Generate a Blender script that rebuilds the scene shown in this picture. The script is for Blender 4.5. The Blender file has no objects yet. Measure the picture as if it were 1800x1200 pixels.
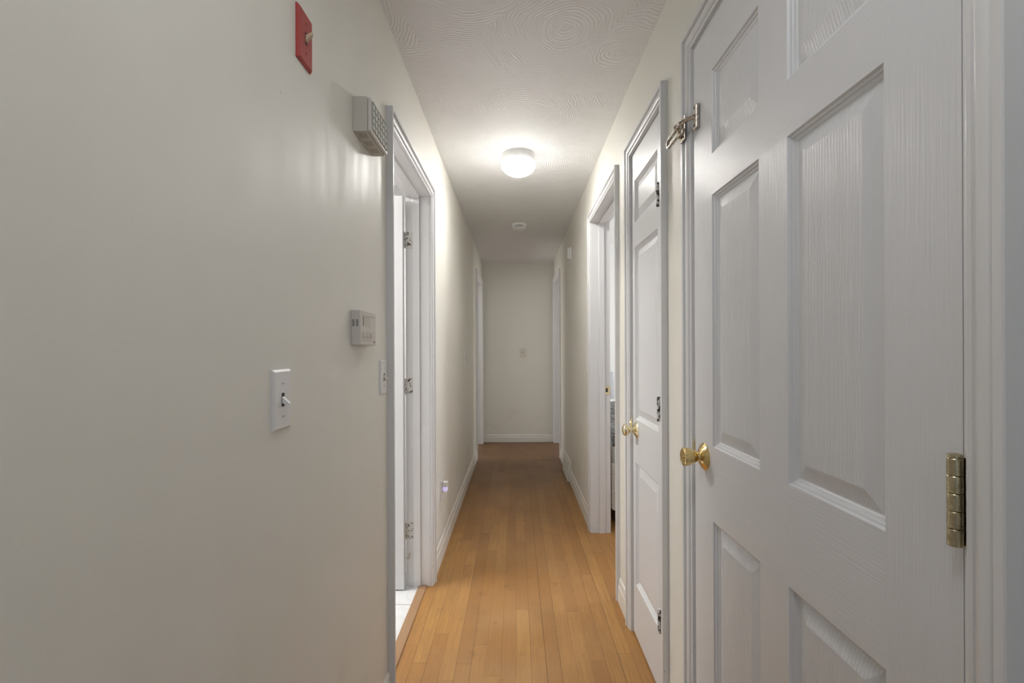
import bpy, bmesh, math, random
from mathutils import Vector, Matrix
random.seed(7)
C = bpy.context.scene.collection
S = bpy.context.scene
PI = math.pi

# ------------------------------------------------------------------ camera
cd = bpy.data.cameras.new('camera')
cam = bpy.data.objects.new('camera', cd); C.objects.link(cam)
cam.location = (0, 0, 1.2)
cam.rotation_euler = (PI/2, 0.004, 0)
cd.sensor_width = 36; cd.lens = 16.8
cd.shift_x = -7/1800; cd.shift_y = 13/1800
cd.clip_start = 0.02
S.camera = cam
# ------------------------------------------------------------------ world, lights, exposure
S.view_settings.view_transform = 'Standard'
S.view_settings.look = 'None'
S.view_settings.gamma = 1
S.view_settings.use_curve_mapping = False
S.view_settings.exposure = 1.2
w = bpy.data.worlds.new('world'); S.world = w; w.use_nodes = True
w.node_tree.nodes['Background'].inputs[0].default_value = (0.50, 0.70, 1.0, 1)
w.node_tree.nodes['Background'].inputs[1].default_value = 0.12
def area(name, loc, rot, sx, sy, power, col):
    l = bpy.data.lights.new(name, 'AREA'); l.shape = 'RECTANGLE'; l.size = sx; l.size_y = sy
    l.energy = power; l.color = col
    o = bpy.data.objects.new(name, l); C.objects.link(o); o.location = loc; o.rotation_euler = rot
    return o
area('living_room_daylight', (0.1, -2.9, 1.45), (PI/2, 0, 0), 2.2, 1.7, 4.2, (0.74, 0.85, 1.0))
area('added_overhead_fill', (0.0, 0.25, 2.31), (0, 0, 0), 0.4, 0.4, 2.0, (0.97, 0.98, 1.0))  # added fill overhead to brighten the nearest walls; no fixture known here
area('bedroom_daylight', (3.3, 3.9, 1.5), (PI/2, 0, PI/2), 1.4, 1.2, 23, (0.95, 0.97, 1.0))
area('bathroom_ceiling_lamp', (-1.35, 2.16, 2.25), (0, 0, 0), 0.4, 0.4, 15, (1.0, 0.97, 0.93))
area('left_end_room_fill', (-2.3, 5.7, 1.5), (PI/2, 0, -PI/2), 1.2, 1.1, 13, (1.0, 0.96, 0.90))  # unseen fill light, added to lift the dim end of the hall
area('right_end_room_fill', (3.3, 6.2, 1.5), (PI/2, 0, PI/2), 1.2, 1.1, 16, (1.0, 0.97, 0.92))  # added fill spilling through the right end doorway, source unseen
LAMP_STRENGTH = 47.0

# ------------------------------------------------------------------ dimensions (metres)
XL, XR = -0.4373, 0.4924
H = 2.328
YB, YE = -1.6, 6.17          # hall start behind the camera, end wall
TW = 0.12                    # wall thickness

# ------------------------------------------------------------------ material helpers
def new_mat(name):
    m = bpy.data.materials.new(name); m.use_nodes = True
    nt = m.node_tree; b = nt.nodes['Principled BSDF']
    return m, nt, b
class N:
    def __init__(s, nt): s.nt = nt
    def __call__(s, typ, ins=None, **kw):
        n = s.nt.nodes.new(typ)
        for k, v in kw.items(): setattr(n, k, v)
        if ins:
            for k, v in ins.items():
                if isinstance(v, bpy.types.NodeSocket): s.nt.links.new(v, n.inputs[k])
                else: n.inputs[k].default_value = v
        return n
    def m(s, op, a, b=None, c=None, clamp=False):
        ins = {0: a}
        if b is not None: ins[1] = b
        if c is not None: ins[2] = c
        n = s('ShaderNodeMath', ins, operation=op); n.use_clamp = clamp
        return n.outputs[0]
    def mix(s, f, a, b, mode='MIX'):
        n = s.nt.nodes.new('ShaderNodeMix'); n.data_type = 'RGBA'; n.blend_type = mode
        for i, v in ((0, f), (6, a), (7, b)):
            if isinstance(v, bpy.types.NodeSocket): s.nt.links.new(v, n.inputs[i])
            else: n.inputs[i].default_value = v
        return n.outputs[2]
def rgba(c): return (c[0], c[1], c[2], 1)
def simple(name, col, rough=0.5, metal=0.0, noise=0.0, nscale=40, bump=0.0, coat=0.0):
    m, nt, b = new_mat(name); n = N(nt)
    b.inputs['Roughness'].default_value = rough; b.inputs['Metallic'].default_value = metal
    b.inputs['Coat Weight'].default_value = coat
    tc = n('ShaderNodeTexCoord')
    t = n('ShaderNodeTexNoise', {'Vector': tc.outputs['Object'], 'Scale': nscale, 'Detail': 3.0})
    dark = tuple(c*(1-noise) for c in col)
    nt.links.new(n.mix(t.outputs['Fac'], rgba(dark), rgba(col)), b.inputs['Base Color'])
    if bump:
        bp = n('ShaderNodeBump', {'Height': t.outputs['Fac'], 'Strength': bump, 'Distance': 0.002})
        nt.links.new(bp.outputs[0], b.inputs['Normal'])
    return m
def wall_mat():
    m, nt, b = new_mat('cream_wall_paint'); n = N(nt)
    tc = n('ShaderNodeTexCoord'); o = tc.outputs['Object']
    mp = n('ShaderNodeMapping', {'Vector': o, 'Scale': (1, 6.0, 0.8)})
    cl = n('ShaderNodeTexNoise', {'Vector': mp.outputs[0], 'Scale': 1.6, 'Detail': 4.0})
    base = n.mix(cl.outputs['Fac'], (0.75, 0.73, 0.665, 1), (0.80, 0.784, 0.722, 1))
    # scuffs close to the floor
    sx = n('ShaderNodeSeparateXYZ', {0: o})
    low = n('ShaderNodeMapRange', {'Value': sx.outputs[2], 'From Min': 0.55, 'From Max': 0.05})
    sc = n('ShaderNodeTexNoise', {'Vector': o, 'Scale': 6.0, 'Detail': 6.0})
    sm = n('ShaderNodeMapRange', {'Value': sc.outputs['Fac'], 'From Min': 0.52, 'From Max': 0.75})
    base = n.mix(n.m('MULTIPLY', n.m('MULTIPLY', low.outputs[0], sm.outputs[0]), 0.35), base, (0.40, 0.36, 0.30, 1))
    nt.links.new(base, b.inputs['Base Color'])
    rg = n('ShaderNodeMapRange', {'Value': cl.outputs['Fac'], 'From Min': 0.35, 'From Max': 0.65, 'To Min': 0.44, 'To Max': 0.56})
    nt.links.new(rg.outputs[0], b.inputs['Roughness'])
    p = n('ShaderNodeTexNoise', {'Vector': o, 'Scale': 220.0, 'Detail': 2.0})
    p2 = n('ShaderNodeTexNoise', {'Vector': o, 'Scale': 9.0, 'Detail': 3.0})
    h = n.m('ADD', n.m('MULTIPLY', p.outputs['Fac'], 0.25), p2.outputs['Fac'])
    bp = n('ShaderNodeBump', {'Height': h, 'Strength': 0.12, 'Distance': 0.004})
    nt.links.new(bp.outputs[0], b.inputs['Normal'])
    return m
def ceiling_mat():
    m, nt, b = new_mat('swirled_ceiling_plaster'); n = N(nt)
    tc = n('ShaderNodeTexCoord'); o = tc.outputs['Object']
    v = n('ShaderNodeTexVoronoi', {'Vector': o, 'Scale': 2.3, 'Randomness': 1.0}, voronoi_dimensions='2D')
    nz = n('ShaderNodeTexNoise', {'Vector': o, 'Scale': 5.0, 'Detail': 3.0})
    d = n.m('ADD', v.outputs['Distance'], n.m('MULTIPLY', nz.outputs['Fac'], 0.26))
    wv = n.m('SINE', n.m('MULTIPLY', d, 108.0))
    gate = n('ShaderNodeMapRange', {'Value': n('ShaderNodeTexNoise', {'Vector': o, 'Scale': 7.0}).outputs['Fac'], 'From Min': 0.36, 'From Max': 0.52})
    h = n.m('ADD', n.m('MULTIPLY', n.m('POWER', n.m('ABSOLUTE', wv), 3.0), gate.outputs[0]), 0.0)
    bp = n('ShaderNodeBump', {'Height': h, 'Strength': 0.45, 'Distance': 0.003})
    nt.links.new(bp.outputs[0], b.inputs['Normal'])
    b.inputs['Base Color'].default_value = (0.87, 0.87, 0.872, 1)
    b.inputs['Roughness'].default_value = 0.7
    return m
def floor_mat():
    m, nt, b = new_mat('golden_oak_strip_floor'); n = N(nt)
    tc = n('ShaderNodeTexCoord'); o = tc.outputs['Object']
    s = n('ShaderNodeSeparateXYZ', {0: o}); x, y = s.outputs[0], s.outputs[1]
    W = 0.057
    u = n.m('DIVIDE', n.m('ADD', x, 20.011), W)
    row = n.m('FLOOR', u); fu = n.m('FRACT', u)
    r1 = n('ShaderNodeTexWhiteNoise', {'W': row}, noise_dimensions='1D').outputs['Value']
    ln = n.m('ADD', 0.75, n.m('MULTIPLY', r1, 0.7))
    v = n.m('DIVIDE', n.m('ADD', n.m('ADD', y, 30.0), n.m('MULTIPLY', r1, 7.3)), ln)
    cell = n.m('FLOOR', v); fv = n.m('FRACT', v)
    cv = n('ShaderNodeCombineXYZ', {0: row, 1: cell, 2: 0.0})
    wn = n('ShaderNodeTexWhiteNoise', {'Vector': cv.outputs[0]}, noise_dimensions='3D')
    rnd = wn.outputs['Value']
    ramp = n('ShaderNodeValToRGB', {0: rnd}); cr = ramp.color_ramp
    cr.elements[0].position = 0.0; cr.elements[0].color = (0.32, 0.145, 0.036, 1)
    cr.elements[1].position = 1.0; cr.elements[1].color = (0.49, 0.265, 0.075, 1)
    for p, c in ((0.35, (0.40, 0.195, 0.052, 1)), (0.7, (0.44, 0.225, 0.062, 1))):
        e = cr.elements.new(p); e.color = c
    # grain, shifted board by board
    off = n('ShaderNodeVectorMath', {0: wn.outputs['Color'], 1: (37.0, 41.0, 0)}, operation='MULTIPLY')
    oo = n('ShaderNodeVectorMath', {0: o, 1: off.outputs[0]}, operation='ADD')
    mp = n('ShaderNodeMapping', {'Vector': oo.outputs[0], 'Scale': (110, 5.0, 1)})
    g = n('ShaderNodeTexNoise', {'Vector': mp.outputs[0], 'Scale': 1.0, 'Detail': 5.0, 'Roughness': 0.65, 'Distortion': 0.6})
    mp2 = n('ShaderNodeMapping', {'Vector': oo.outputs[0], 'Scale': (20, 1.3, 1)})
    wv = n('ShaderNodeTexWave', {'Vector': mp2.outputs[0], 'Scale': 1.3, 'Distortion': 9.0, 'Detail': 3.0, 'Detail Scale': 1.2})
    gr = n('ShaderNodeMapRange', {'Value': g.outputs['Fac'], 'From Min': 0.38, 'From Max': 0.68})
    c1 = n.mix(n.m('MULTIPLY', gr.outputs[0], 0.6), ramp.outputs[0], (0.27, 0.13, 0.045, 1))
    c1 = n.mix(n.m('MULTIPLY', wv.outputs['Fac'], 0.3), c1, (0.30, 0.14, 0.045, 1))
    # worn, paler walkway down the middle of the hall; stains
    pk = n('ShaderNodeTexNoise', {'Vector': o, 'Scale': 2.2, 'Detail': 5.0})
    wx = n('ShaderNodeMapRange', {'Value': n.m('ABSOLUTE', n.m('ADD', x, -0.02)), 'From Min': 0.42, 'From Max': 0.20})
    wy = n('ShaderNodeMapRange', {'Value': y, 'From Min': 4.6, 'From Max': 2.0, 'To Min': 0.0, 'To Max': 1.0})
    wear = n.m('MULTIPLY', n.m('MULTIPLY', wx.outputs[0], wy.outputs[0]), n('ShaderNodeMapRange', {'Value': pk.outputs['Fac'], 'From Min': 0.3, 'From Max': 0.6}).outputs[0])
    c1 = n.mix(n.m('MULTIPLY', wear, 0.40), c1, (0.47, 0.295, 0.15, 1))
    st = n('ShaderNodeTexNoise', {'Vector': o, 'Scale': 13.0, 'Detail': 4.0})
    stm = n('ShaderNodeMapRange', {'Value': st.outputs['Fac'], 'From Min': 0.62, 'From Max': 0.78})
    c1 = n.mix(n.m('MULTIPLY', stm.outputs[0], 0.6), c1, (0.20, 0.10, 0.04, 1))
    dk = n('ShaderNodeTexNoise', {'Vector': n('ShaderNodeMapping', {'Vector': o, 'Scale': (7, 2.6, 1)}).outputs[0], 'Scale': 1.0, 'Detail': 6.0, 'Roughness': 0.6})
    dm = n('ShaderNodeMapRange', {'Value': dk.outputs['Fac'], 'From Min': 0.45, 'From Max': 0.68})
    c1 = n.mix(n.m('MULTIPLY', dm.outputs[0], 0.38), c1, (0.24, 0.12, 0.045, 1))
    # darker brown towards the end wall, broken up by noise
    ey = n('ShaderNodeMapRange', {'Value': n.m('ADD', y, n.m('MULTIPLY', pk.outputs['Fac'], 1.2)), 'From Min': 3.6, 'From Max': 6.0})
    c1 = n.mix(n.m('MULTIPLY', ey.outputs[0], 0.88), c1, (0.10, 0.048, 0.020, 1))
    # seams
    e1 = n.m('MINIMUM', fu, n.m('SUBTRACT', 1.0, fu))
    sw = n.m('ADD', 0.010, n.m('MULTIPLY', n.m('POWER', r1, 2.0), 0.045))
    l1 = n.m('SUBTRACT', 1.0, n.m('DIVIDE', e1, sw), clamp=True)
    e2 = n.m('MULTIPLY', n.m('MINIMUM', fv, n.m('SUBTRACT', 1.0, fv)), ln)
    l2 = n.m('SUBTRACT', 1.0, n.m('DIVIDE', e2, 0.0014), clamp=True)
    seam = n.m('MAXIMUM', l1, l2)
    c1 = n.mix(n.m('MULTIPLY', seam, 0.75), c1, (0.09, 0.045, 0.018, 1))
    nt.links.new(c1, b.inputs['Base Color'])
    rr = n.m('ADD', 0.36, n.m('MULTIPLY', pk.outputs['Fac'], 0.22))
    nt.links.new(rr, b.inputs['Roughness'])
    hh = n.m('SUBTRACT', n.m('MULTIPLY', g.outputs['Fac'], 0.25), seam)
    bp = n('ShaderNodeBump', {'Height': hh, 'Strength': 0.35, 'Distance': 0.0012})
    nt.links.new(bp.outputs[0], b.inputs['Normal'])
    return m
def trim_mat(name='white_trim_paint', chips=0.6, col=(0.74, 0.738, 0.742, 1)):
    m, nt, b = new_mat(name); n = N(nt)
    tc = n('ShaderNodeTexCoord'); o = tc.outputs['Object']
    s = n('ShaderNodeSeparateXYZ', {0: o})
    low = n('ShaderNodeMapRange', {'Value': s.outputs[2], 'From Min': 0.75, 'From Max': 0.0})
    c = n('ShaderNodeTexNoise', {'Vector': o, 'Scale': 55.0, 'Detail': 4.0, 'Roughness': 0.7})
    cm = n('ShaderNodeMapRange', {'Value': n.m('ADD', c.outputs['Fac'], n.m('MULTIPLY', low.outputs[0], 0.10)), 'From Min': 0.745, 'From Max': 0.775})
    base = n.mix(n.m('MULTIPLY', cm.outputs[0], chips), col, (0.16, 0.11, 0.08, 1))
    nt.links.new(base, b.inputs['Base Color'])
    b.inputs['Roughness'].default_value = 0.33
    l = n('ShaderNodeTexNoise', {'Vector': n('ShaderNodeMapping', {'Vector': o, 'Scale': (60, 60, 3)}).outputs[0], 'Scale': 1.0})
    bp = n('ShaderNodeBump', {'Height': l.outputs['Fac'], 'Strength': 0.10, 'Distance': 0.001})
    nt.links.new(bp.outputs[0], b.inputs['Normal'])
    return m
def door_mat(name, horizontal=False, strength=0.5, wave=0.55):
    m, nt, b = new_mat(name); n = N(nt)
    tc = n('ShaderNodeTexCoord'); o = tc.outputs['Object']
    sc = (7, 1, 330) if horizontal else (300, 1, 6)
    mp = n('ShaderNodeMapping', {'Vector': o, 'Scale': sc})
    g = n('ShaderNodeTexNoise', {'Vector': mp.outputs[0], 'Scale': 1.0, 'Detail': 3.0, 'Roughness': 0.55, 'Distortion': 0.25})
    sc2 = (0.5, 1, 9) if horizontal else (9, 1, 0.9)
    mp2 = n('ShaderNodeMapping', {'Vector': o, 'Scale': sc2})
    wv = n('ShaderNodeTexWave', {'Vector': mp2.outputs[0], 'Scale': 5.2, 'Distortion': 9.0, 'Detail': 2.0, 'Detail Scale': 0.55}, bands_direction='Z' if horizontal else 'X')
    h = n.m('ADD', g.outputs['Fac'], n.m('MULTIPLY', n.m('POWER', wv.outputs['Fac'], 5.0), wave))
    bp = n('ShaderNodeBump', {'Height': h, 'Strength': strength, 'Distance': 0.0014})
    nt.links.new(bp.outputs[0], b.inputs['Normal'])
    c = n('ShaderNodeTexNoise', {'Vector': o, 'Scale': 60.0, 'Detail': 4.0, 'Roughness': 0.7})
    cm = n('ShaderNodeMapRange', {'Value': c.outputs['Fac'], 'From Min': 0.76, 'From Max': 0.79})
    base = n.mix(n.m('MULTIPLY', cm.outputs[0], 0.35), (0.72, 0.725, 0.74, 1), (0.4, 0.38, 0.36, 1))
    nt.links.new(base, b.inputs['Base Color'])
    b.inputs['Roughness'].default_value = 0.36
    return m
def tile_mat():
    m, nt, b = new_mat('white_marble_tile'); n = N(nt)
    tc = n('ShaderNodeTexCoord'); o = tc.outputs['Object']
    mp = n('ShaderNodeMapping', {'Vector': o, 'Location': (0.10, -2.245, 0)})
    br = n('ShaderNodeTexBrick', {'Vector': mp.outputs[0], 'Scale': 1.0, 'Mortar Size': 0.003, 'Brick Width': 0.31, 'Row Height': 0.31,
            'Color1': (0.74, 0.75, 0.76, 1), 'Color2': (0.80, 0.80, 0.80, 1), 'Mortar': (0.35, 0.34, 0.33, 1)}, offset=0.0)
    v = n('ShaderNodeTexNoise', {'Vector': o, 'Scale': 5.0, 'Detail': 8.0, 'Distortion': 1.6})
    vm = n('ShaderNodeMapRange', {'Value': n.m('ABSOLUTE', n.m('SUBTRACT', v.outputs['Fac'], 0.5)), 'From Min': 0.05, 'From Max': 0.0})
    nt.links.new(n.mix(n.m('MULTIPLY', vm.outputs[0], 0.25), br.outputs['Color'], (0.5, 0.51, 0.53, 1)), b.inputs['Base Color'])
    b.inputs['Roughness'].default_value = 0.22
    return m
def brass_mat(name, c1, c2, rough=0.16):
    m, nt, b = new_mat(name); n = N(nt)
    tc = n('ShaderNodeTexCoord')
    t = n('ShaderNodeTexNoise', {'Vector': tc.outputs['Object'], 'Scale': 90.0, 'Detail': 5.0})
    f = n('ShaderNodeMapRange', {'Value': t.outputs['Fac'], 'From Min': 0.4, 'From Max': 0.7})
    nt.links.new(n.mix(f.outputs[0], rgba(c1), rgba(c2)), b.inputs['Base Color'])
    b.inputs['Metallic'].default_value = 1.0
    nt.links.new(n.m('ADD', rough, n.m('MULTIPLY', f.outputs[0], 0.2)), b.inputs['Roughness'])
    return m
def old_hinge_mat():
    m, nt, b = new_mat('paint_splashed_hinge_metal'); n = N(nt)
    tc = n('ShaderNodeTexCoord')
    t = n('ShaderNodeTexNoise', {'Vector': tc.outputs['Object'], 'Scale': 75.0, 'Detail': 4.0})
    f = n('ShaderNodeMapRange', {'Value': t.outputs['Fac'], 'From Min': 0.58, 'From Max': 0.62})
    nt.links.new(n.mix(f.outputs[0], (0.62, 0.61, 0.58, 1), (0.10, 0.075, 0.05, 1)), b.inputs['Base Color'])
    b.inputs['Roughness'].default_value = 0.45; b.inputs['Metallic'].default_value = 0.35
    return m
def spotted_mat():
    m, nt, b = new_mat('chipped_painted_hinge'); n = N(nt)
    tc = n('ShaderNodeTexCoord')
    t = n('ShaderNodeTexNoise', {'Vector': tc.outputs['Object'], 'Scale': 70.0, 'Detail': 3.0})
    f = n('ShaderNodeMapRange', {'Value': t.outputs['Fac'], 'From Min': 0.48, 'From Max': 0.52})
    nt.links.new(n.mix(f.outputs[0], (0.66, 0.66, 0.64, 1), (0.03, 0.028, 0.025, 1)), b.inputs['Base Color'])
    b.inputs['Roughness'].default_value = 0.4
    return m
def emis(name, col, strength, base=(0.9, 0.9, 0.9)):
    m, nt, b = new_mat(name)
    b.inputs['Base Color'].default_value = rgba(base)
    b.inputs['Emission Color'].default_value = rgba(col); b.inputs['Emission Strength'].default_value = strength
    b.inputs['Roughness'].default_value = 0.25
    return m
def globe_mat():
    m, nt, b = new_mat('glowing_milk_glass'); n = N(nt)
    tc = n('ShaderNodeTexCoord'); s = n('ShaderNodeSeparateXYZ', {0: tc.outputs['Object']})
    r = n('ShaderNodeMapRange', {'Value': s.outputs[2], 'From Min': -0.056, 'From Max': -0.110, 'To Min': 0.04, 'To Max': 1.0})
    b.inputs['Base Color'].default_value = (0.85, 0.85, 0.83, 1); b.inputs['Roughness'].default_value = 0.25
    b.inputs['Emission Color'].default_value = (1.0, 0.985, 0.95, 1)
    nt.links.new(n.m('MULTIPLY', r.outputs[0], LAMP_STRENGTH), b.inputs['Emission Strength'])
    return m
def floral_mat():
    m, nt, b = new_mat('grey_floral_blanket'); n = N(nt)
    tc = n('ShaderNodeTexCoord')
    v = n('ShaderNodeTexVoronoi', {'Vector': tc.outputs['Object'], 'Scale': 26.0})
    t = n('ShaderNodeTexNoise', {'Vector': tc.outputs['Object'], 'Scale': 40.0, 'Detail': 4.0})
    f = n('ShaderNodeMapRange', {'Value': n.m('ADD', v.outputs['Distance'], n.m('MULTIPLY', t.outputs['Fac'], 0.5)), 'From Min': 0.4, 'From Max': 0.9})
    nt.links.new(n.mix(f.outputs[0], (0.02, 0.018, 0.018, 1), (0.20, 0.19, 0.185, 1)), b.inputs['Base Color'])
    b.inputs['Roughness'].default_value = 0.9
    return m

M = dict(
    wall=wall_mat(), ceil=ceiling_mat(), floor=floor_mat(), trim=trim_mat(), trimfar=trim_mat('white_baseboard_paint', 0.45, (0.76, 0.745, 0.70, 1)),
    doorv=door_mat('white_door_upright_grain', False, 0.55, 0.06), doorh=door_mat('white_door_level_grain', True, 0.32, 0.04), doorp=door_mat('white_door_panel_grain', False, 0.48, 0.9),
    doors=door_mat('white_door_smooth', False, 0.12), tile=tile_mat(),
    brass=brass_mat('polished_brass', (0.80, 0.62, 0.30), (0.62, 0.46, 0.20), 0.10),
    brassb=brass_mat('pale_brass', (0.86, 0.76, 0.52), (0.72, 0.60, 0.36), 0.12),
    hinge=brass_mat('worn_brass_hinge', (0.62, 0.54, 0.36), (0.40, 0.34, 0.22), 0.22),
    nickel=brass_mat('dull_nickel', (0.52, 0.47, 0.42), (0.36, 0.32, 0.28), 0.26),
    oldhinge=old_hinge_mat(),
    white=simple('white_plastic', (0.78, 0.77, 0.76), 0.35, noise=0.03),
    bright=simple('bright_white_plastic', (0.90, 0.90, 0.88), 0.4), spotted=spotted_mat(),
    almond=simple('almond_plastic', (0.70, 0.66, 0.56), 0.38, noise=0.04),
    beige=simple('beige_plastic', (0.60, 0.57, 0.51), 0.45, noise=0.04),
    beigel=simple('pale_beige_plastic', (0.66, 0.62, 0.57), 0.4, noise=0.03),
    grille=simple('pale_grille_fabric', (0.78, 0.78, 0.74), 0.8, noise=0.08, nscale=300),
    olive=simple('olive_grey_grid', (0.36, 0.35, 0.30), 0.6), tan=simple('tan_ivory_toggle', (0.56, 0.44, 0.29), 0.35),
    red=simple('red_painted_metal', (0.42, 0.055, 0.045), 0.4, noise=0.08),
    dark=simple('dark_recess', (0.03, 0.028, 0.025), 0.7),
    grey=simple('grey_slot', (0.25, 0.235, 0.21), 0.6),
    lcd=simple('grey_display', (0.56, 0.53, 0.47), 0.3, noise=0.05),
    thresh=None, closet=simple('closet_plaster', (0.6, 0.6, 0.58), 0.8, noise=0.05),
    bathwall=simple('white_bathroom_paint', (0.78, 0.78, 0.78), 0.5, noise=0.02),
    bedwall=simple('white_bedroom_paint', (0.84, 0.84, 0.83), 0.7, noise=0.02),
    globe=globe_mat(),
    violet=emis('violet_glow_lens', (0.62, 0.55, 1.0), 0.2, (0.7, 0.68, 0.8)),
    linen=simple('white_linen', (0.78, 0.77, 0.75), 0.9, noise=0.08, bump=0.3),
    crochet=simple('cream_crochet_cotton', (0.74, 0.70, 0.64), 0.95, noise=0.2, nscale=120, bump=0.6),
    darkwood=simple('dark_bed_wood', (0.06, 0.045, 0.035), 0.5, noise=0.3),
    floral=floral_mat(),
    pillow=simple('pale_grey_pillow_cotton', (0.42, 0.42, 0.44), 0.9, noise=0.1, bump=0.3),
)
def thresh_mat():
    m, nt, b = new_mat('brown_threshold_wood'); n = N(nt)
    tc = n('ShaderNodeTexCoord')
    mp = n('ShaderNodeMapping', {'Vector': tc.outputs['Object'], 'Scale': (160, 6, 1)})
    g = n('ShaderNodeTexNoise', {'Vector': mp.outputs[0], 'Scale': 1.0, 'Detail': 5.0, 'Roughness': 0.7})
    nt.links.new(n.mix(g.outputs['Fac'], (0.42, 0.26, 0.14, 1), (0.27, 0.145, 0.07, 1)), b.inputs['Base Color'])
    b.inputs['Roughness'].default_value = 0.5
    return m
M['thresh'] = thresh_mat()

# ------------------------------------------------------------------ mesh helpers
class MB:
    def __init__(s): s.v = []; s.f = []; s.mi = []; s.sm = []
    def add(s, vs, fs, mi=0, smooth=False):
        k = len(s.v); s.v += [tuple(v) for v in vs]
        for f in fs: s.f.append([i+k for i in f]); s.mi.append(mi); s.sm.append(smooth)
        return s
    def box(s, x0, x1, y0, y1, z0, z1, mi=0):
        vs = [(x0,y0,z0),(x1,y0,z0),(x1,y1,z0),(x0,y1,z0),(x0,y0,z1),(x1,y0,z1),(x1,y1,z1),(x0,y1,z1)]
        return s.add(vs, [(0,3,2,1),(4,5,6,7),(0,1,5,4),(1,2,6,5),(2,3,7,6),(3,0,4,7)], mi)
    def lathe(s, c, axis, prof, seg=32, mi=0, smooth=True):
        # prof: list of (radius, height along axis)
        ax = Vector(axis).normalized(); t = ax.orthogonal().normalized(); q = ax.cross(t)
        vs = []; fs = []
        for r, h in prof:
            for i in range(seg):
                a = 2*PI*i/seg
                vs.append(Vector(c)+ax*h+(t*math.cos(a)+q*math.sin(a))*max(r, 1e-5))
        for j in range(len(prof)-1):
            for i in range(seg):
                fs.append((j*seg+i, j*seg+(i+1)%seg, (j+1)*seg+(i+1)%seg, (j+1)*seg+i))
        fs.append(tuple(range(seg-1, -1, -1))); fs.append(tuple((len(prof)-1)*seg+i for i in range(seg)))
        return s.add(vs, fs, mi, smooth)
    def tube(s, pts, r, seg=10, mi=0, flat=None):
        vs = []; fs = []; n = len(pts); P = [Vector(p) for p in pts]
        for j, p in enumerate(P):
            d = (P[min(j+1, n-1)]-P[max(j-1, 0)]).normalized()
            up = Vector((1,0,0)) if abs(d.x) < 0.9 else Vector((0,0,1))
            a1 = d.cross(up).normalized(); a2 = d.cross(a1)
            rr = r[j] if isinstance(r, (list, tuple)) else r
            for i in range(seg):
                a = 2*PI*i/seg
                k2 = flat if flat else 1.0
                vs.append(p+a1*math.cos(a)*rr+a2*math.sin(a)*rr*k2)
        for j in range(n-1):
            for i in range(seg):
                fs.append((j*seg+i, j*seg+(i+1)%seg, (j+1)*seg+(i+1)%seg, (j+1)*seg+i))
        fs.append(tuple(range(seg-1,-1,-1))); fs.append(tuple((n-1)*seg+i for i in range(seg)))
        return s.add(vs, fs, mi, True)
    def build(s, name, mats, parent=None, bevel=0, seg=2):
        me = bpy.data.meshes.new(name); me.from_pydata(s.v, [], s.f)
        if not isinstance(mats, (list, tuple)): mats = [mats]
        for m in mats: me.materials.append(m)
        for p, mi, sm in zip(me.polygons, s.mi, s.sm): p.material_index = mi; p.use_smooth = sm
        bm = bmesh.new(); bm.from_mesh(me)
        bmesh.ops.recalc_face_normals(bm, faces=bm.faces)
        for e in bm.edges:
            if len(e.link_faces) == 2 and e.calc_face_angle(0) > 0.62: e.smooth = False
        bm.to_mesh(me); bm.free()
        o = bpy.data.objects.new(name, me); C.objects.link(o)
        if parent: o.parent = parent
        if bevel:
            b = o.modifiers.new('bevel', 'BEVEL'); b.width = bevel; b.segments = seg; b.limit_method = 'ANGLE'
            b.harden_normals = False
        return o
def struct(o): o['kind'] = 'structure'; return o
def thing(name, loc, label, cat, group=None, rz=0):
    o = bpy.data.objects.new(name, None); C.objects.link(o); o.location = loc; o.rotation_euler = (0, 0, rz)
    o.empty_display_size = 0.05
    o['label'] = label; o['category'] = cat
    if group: o['group'] = group
    return o
def copy_tree(o, parent=None):
    c = o.copy(); C.objects.link(c)
    if parent: c.parent = parent
    for ch in list(o.children): copy_tree(ch, c)
    return c

# ------------------------------------------------------------------ door openings: (y0, y1, ztop)
BATH = (1.672, 2.420, 1.972)
FARL = (5.225, 6.030, 2.018)
D1 = (0.5254, 1.300, 2.012)
D2 = (1.602, 2.028, 2.014)
D3 = (2.326, 3.112, 2.020)
D4 = (5.300, 6.085, 2.030)
J = 0.016      # jamb board thickness

def wall_with_openings(name, x0, x1, ys, ye, ops, mat):
    m = MB(); cur = ys
    for (a, b, zt) in ops:
        a -= J; b += J; zt += J
        m.box(x0, x1, cur, a, 0, H); m.box(x0, x1, a, b, zt, H); cur = b
    m.box(x0, x1, cur, ye, 0, H)
    return struct(m.build(name, mat))
wall_with_openings('wall_left', XL-TW, XL, YB, YE, [BATH, FARL], M['wall'])
wall_with_openings('wall_right', XR, XR+TW, YB, YE, [D1, D2, D3, D4], M['wall'])
struct(MB().box(XL-TW, XR+TW, YE, YE+TW, 0, H).build('wall_end', M['wall']))
struct(MB().box(-2.6, 3.8, -3.2, 7.2, H, H+0.1).build('ceiling', M['ceil']))
# hall, bedroom and front-room boards in one oak floor; the bathroom tile replaces it past the doorway
fl = MB()
fl.box(-0.455, 3.8, -3.2, 7.2, -0.05, 0)
fl.box(-2.6, -0.455, -3.2, 1.3, -0.05, 0)
fl.box(-2.6, -0.455, 3.3, 7.2, -0.05, 0)
struct(fl.build('floor', M['floor']))
struct(MB().box(-2.6, -0.495, 1.3, 3.3, -0.05, 0.001).build('floor_bathroom', M['tile']))

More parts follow.
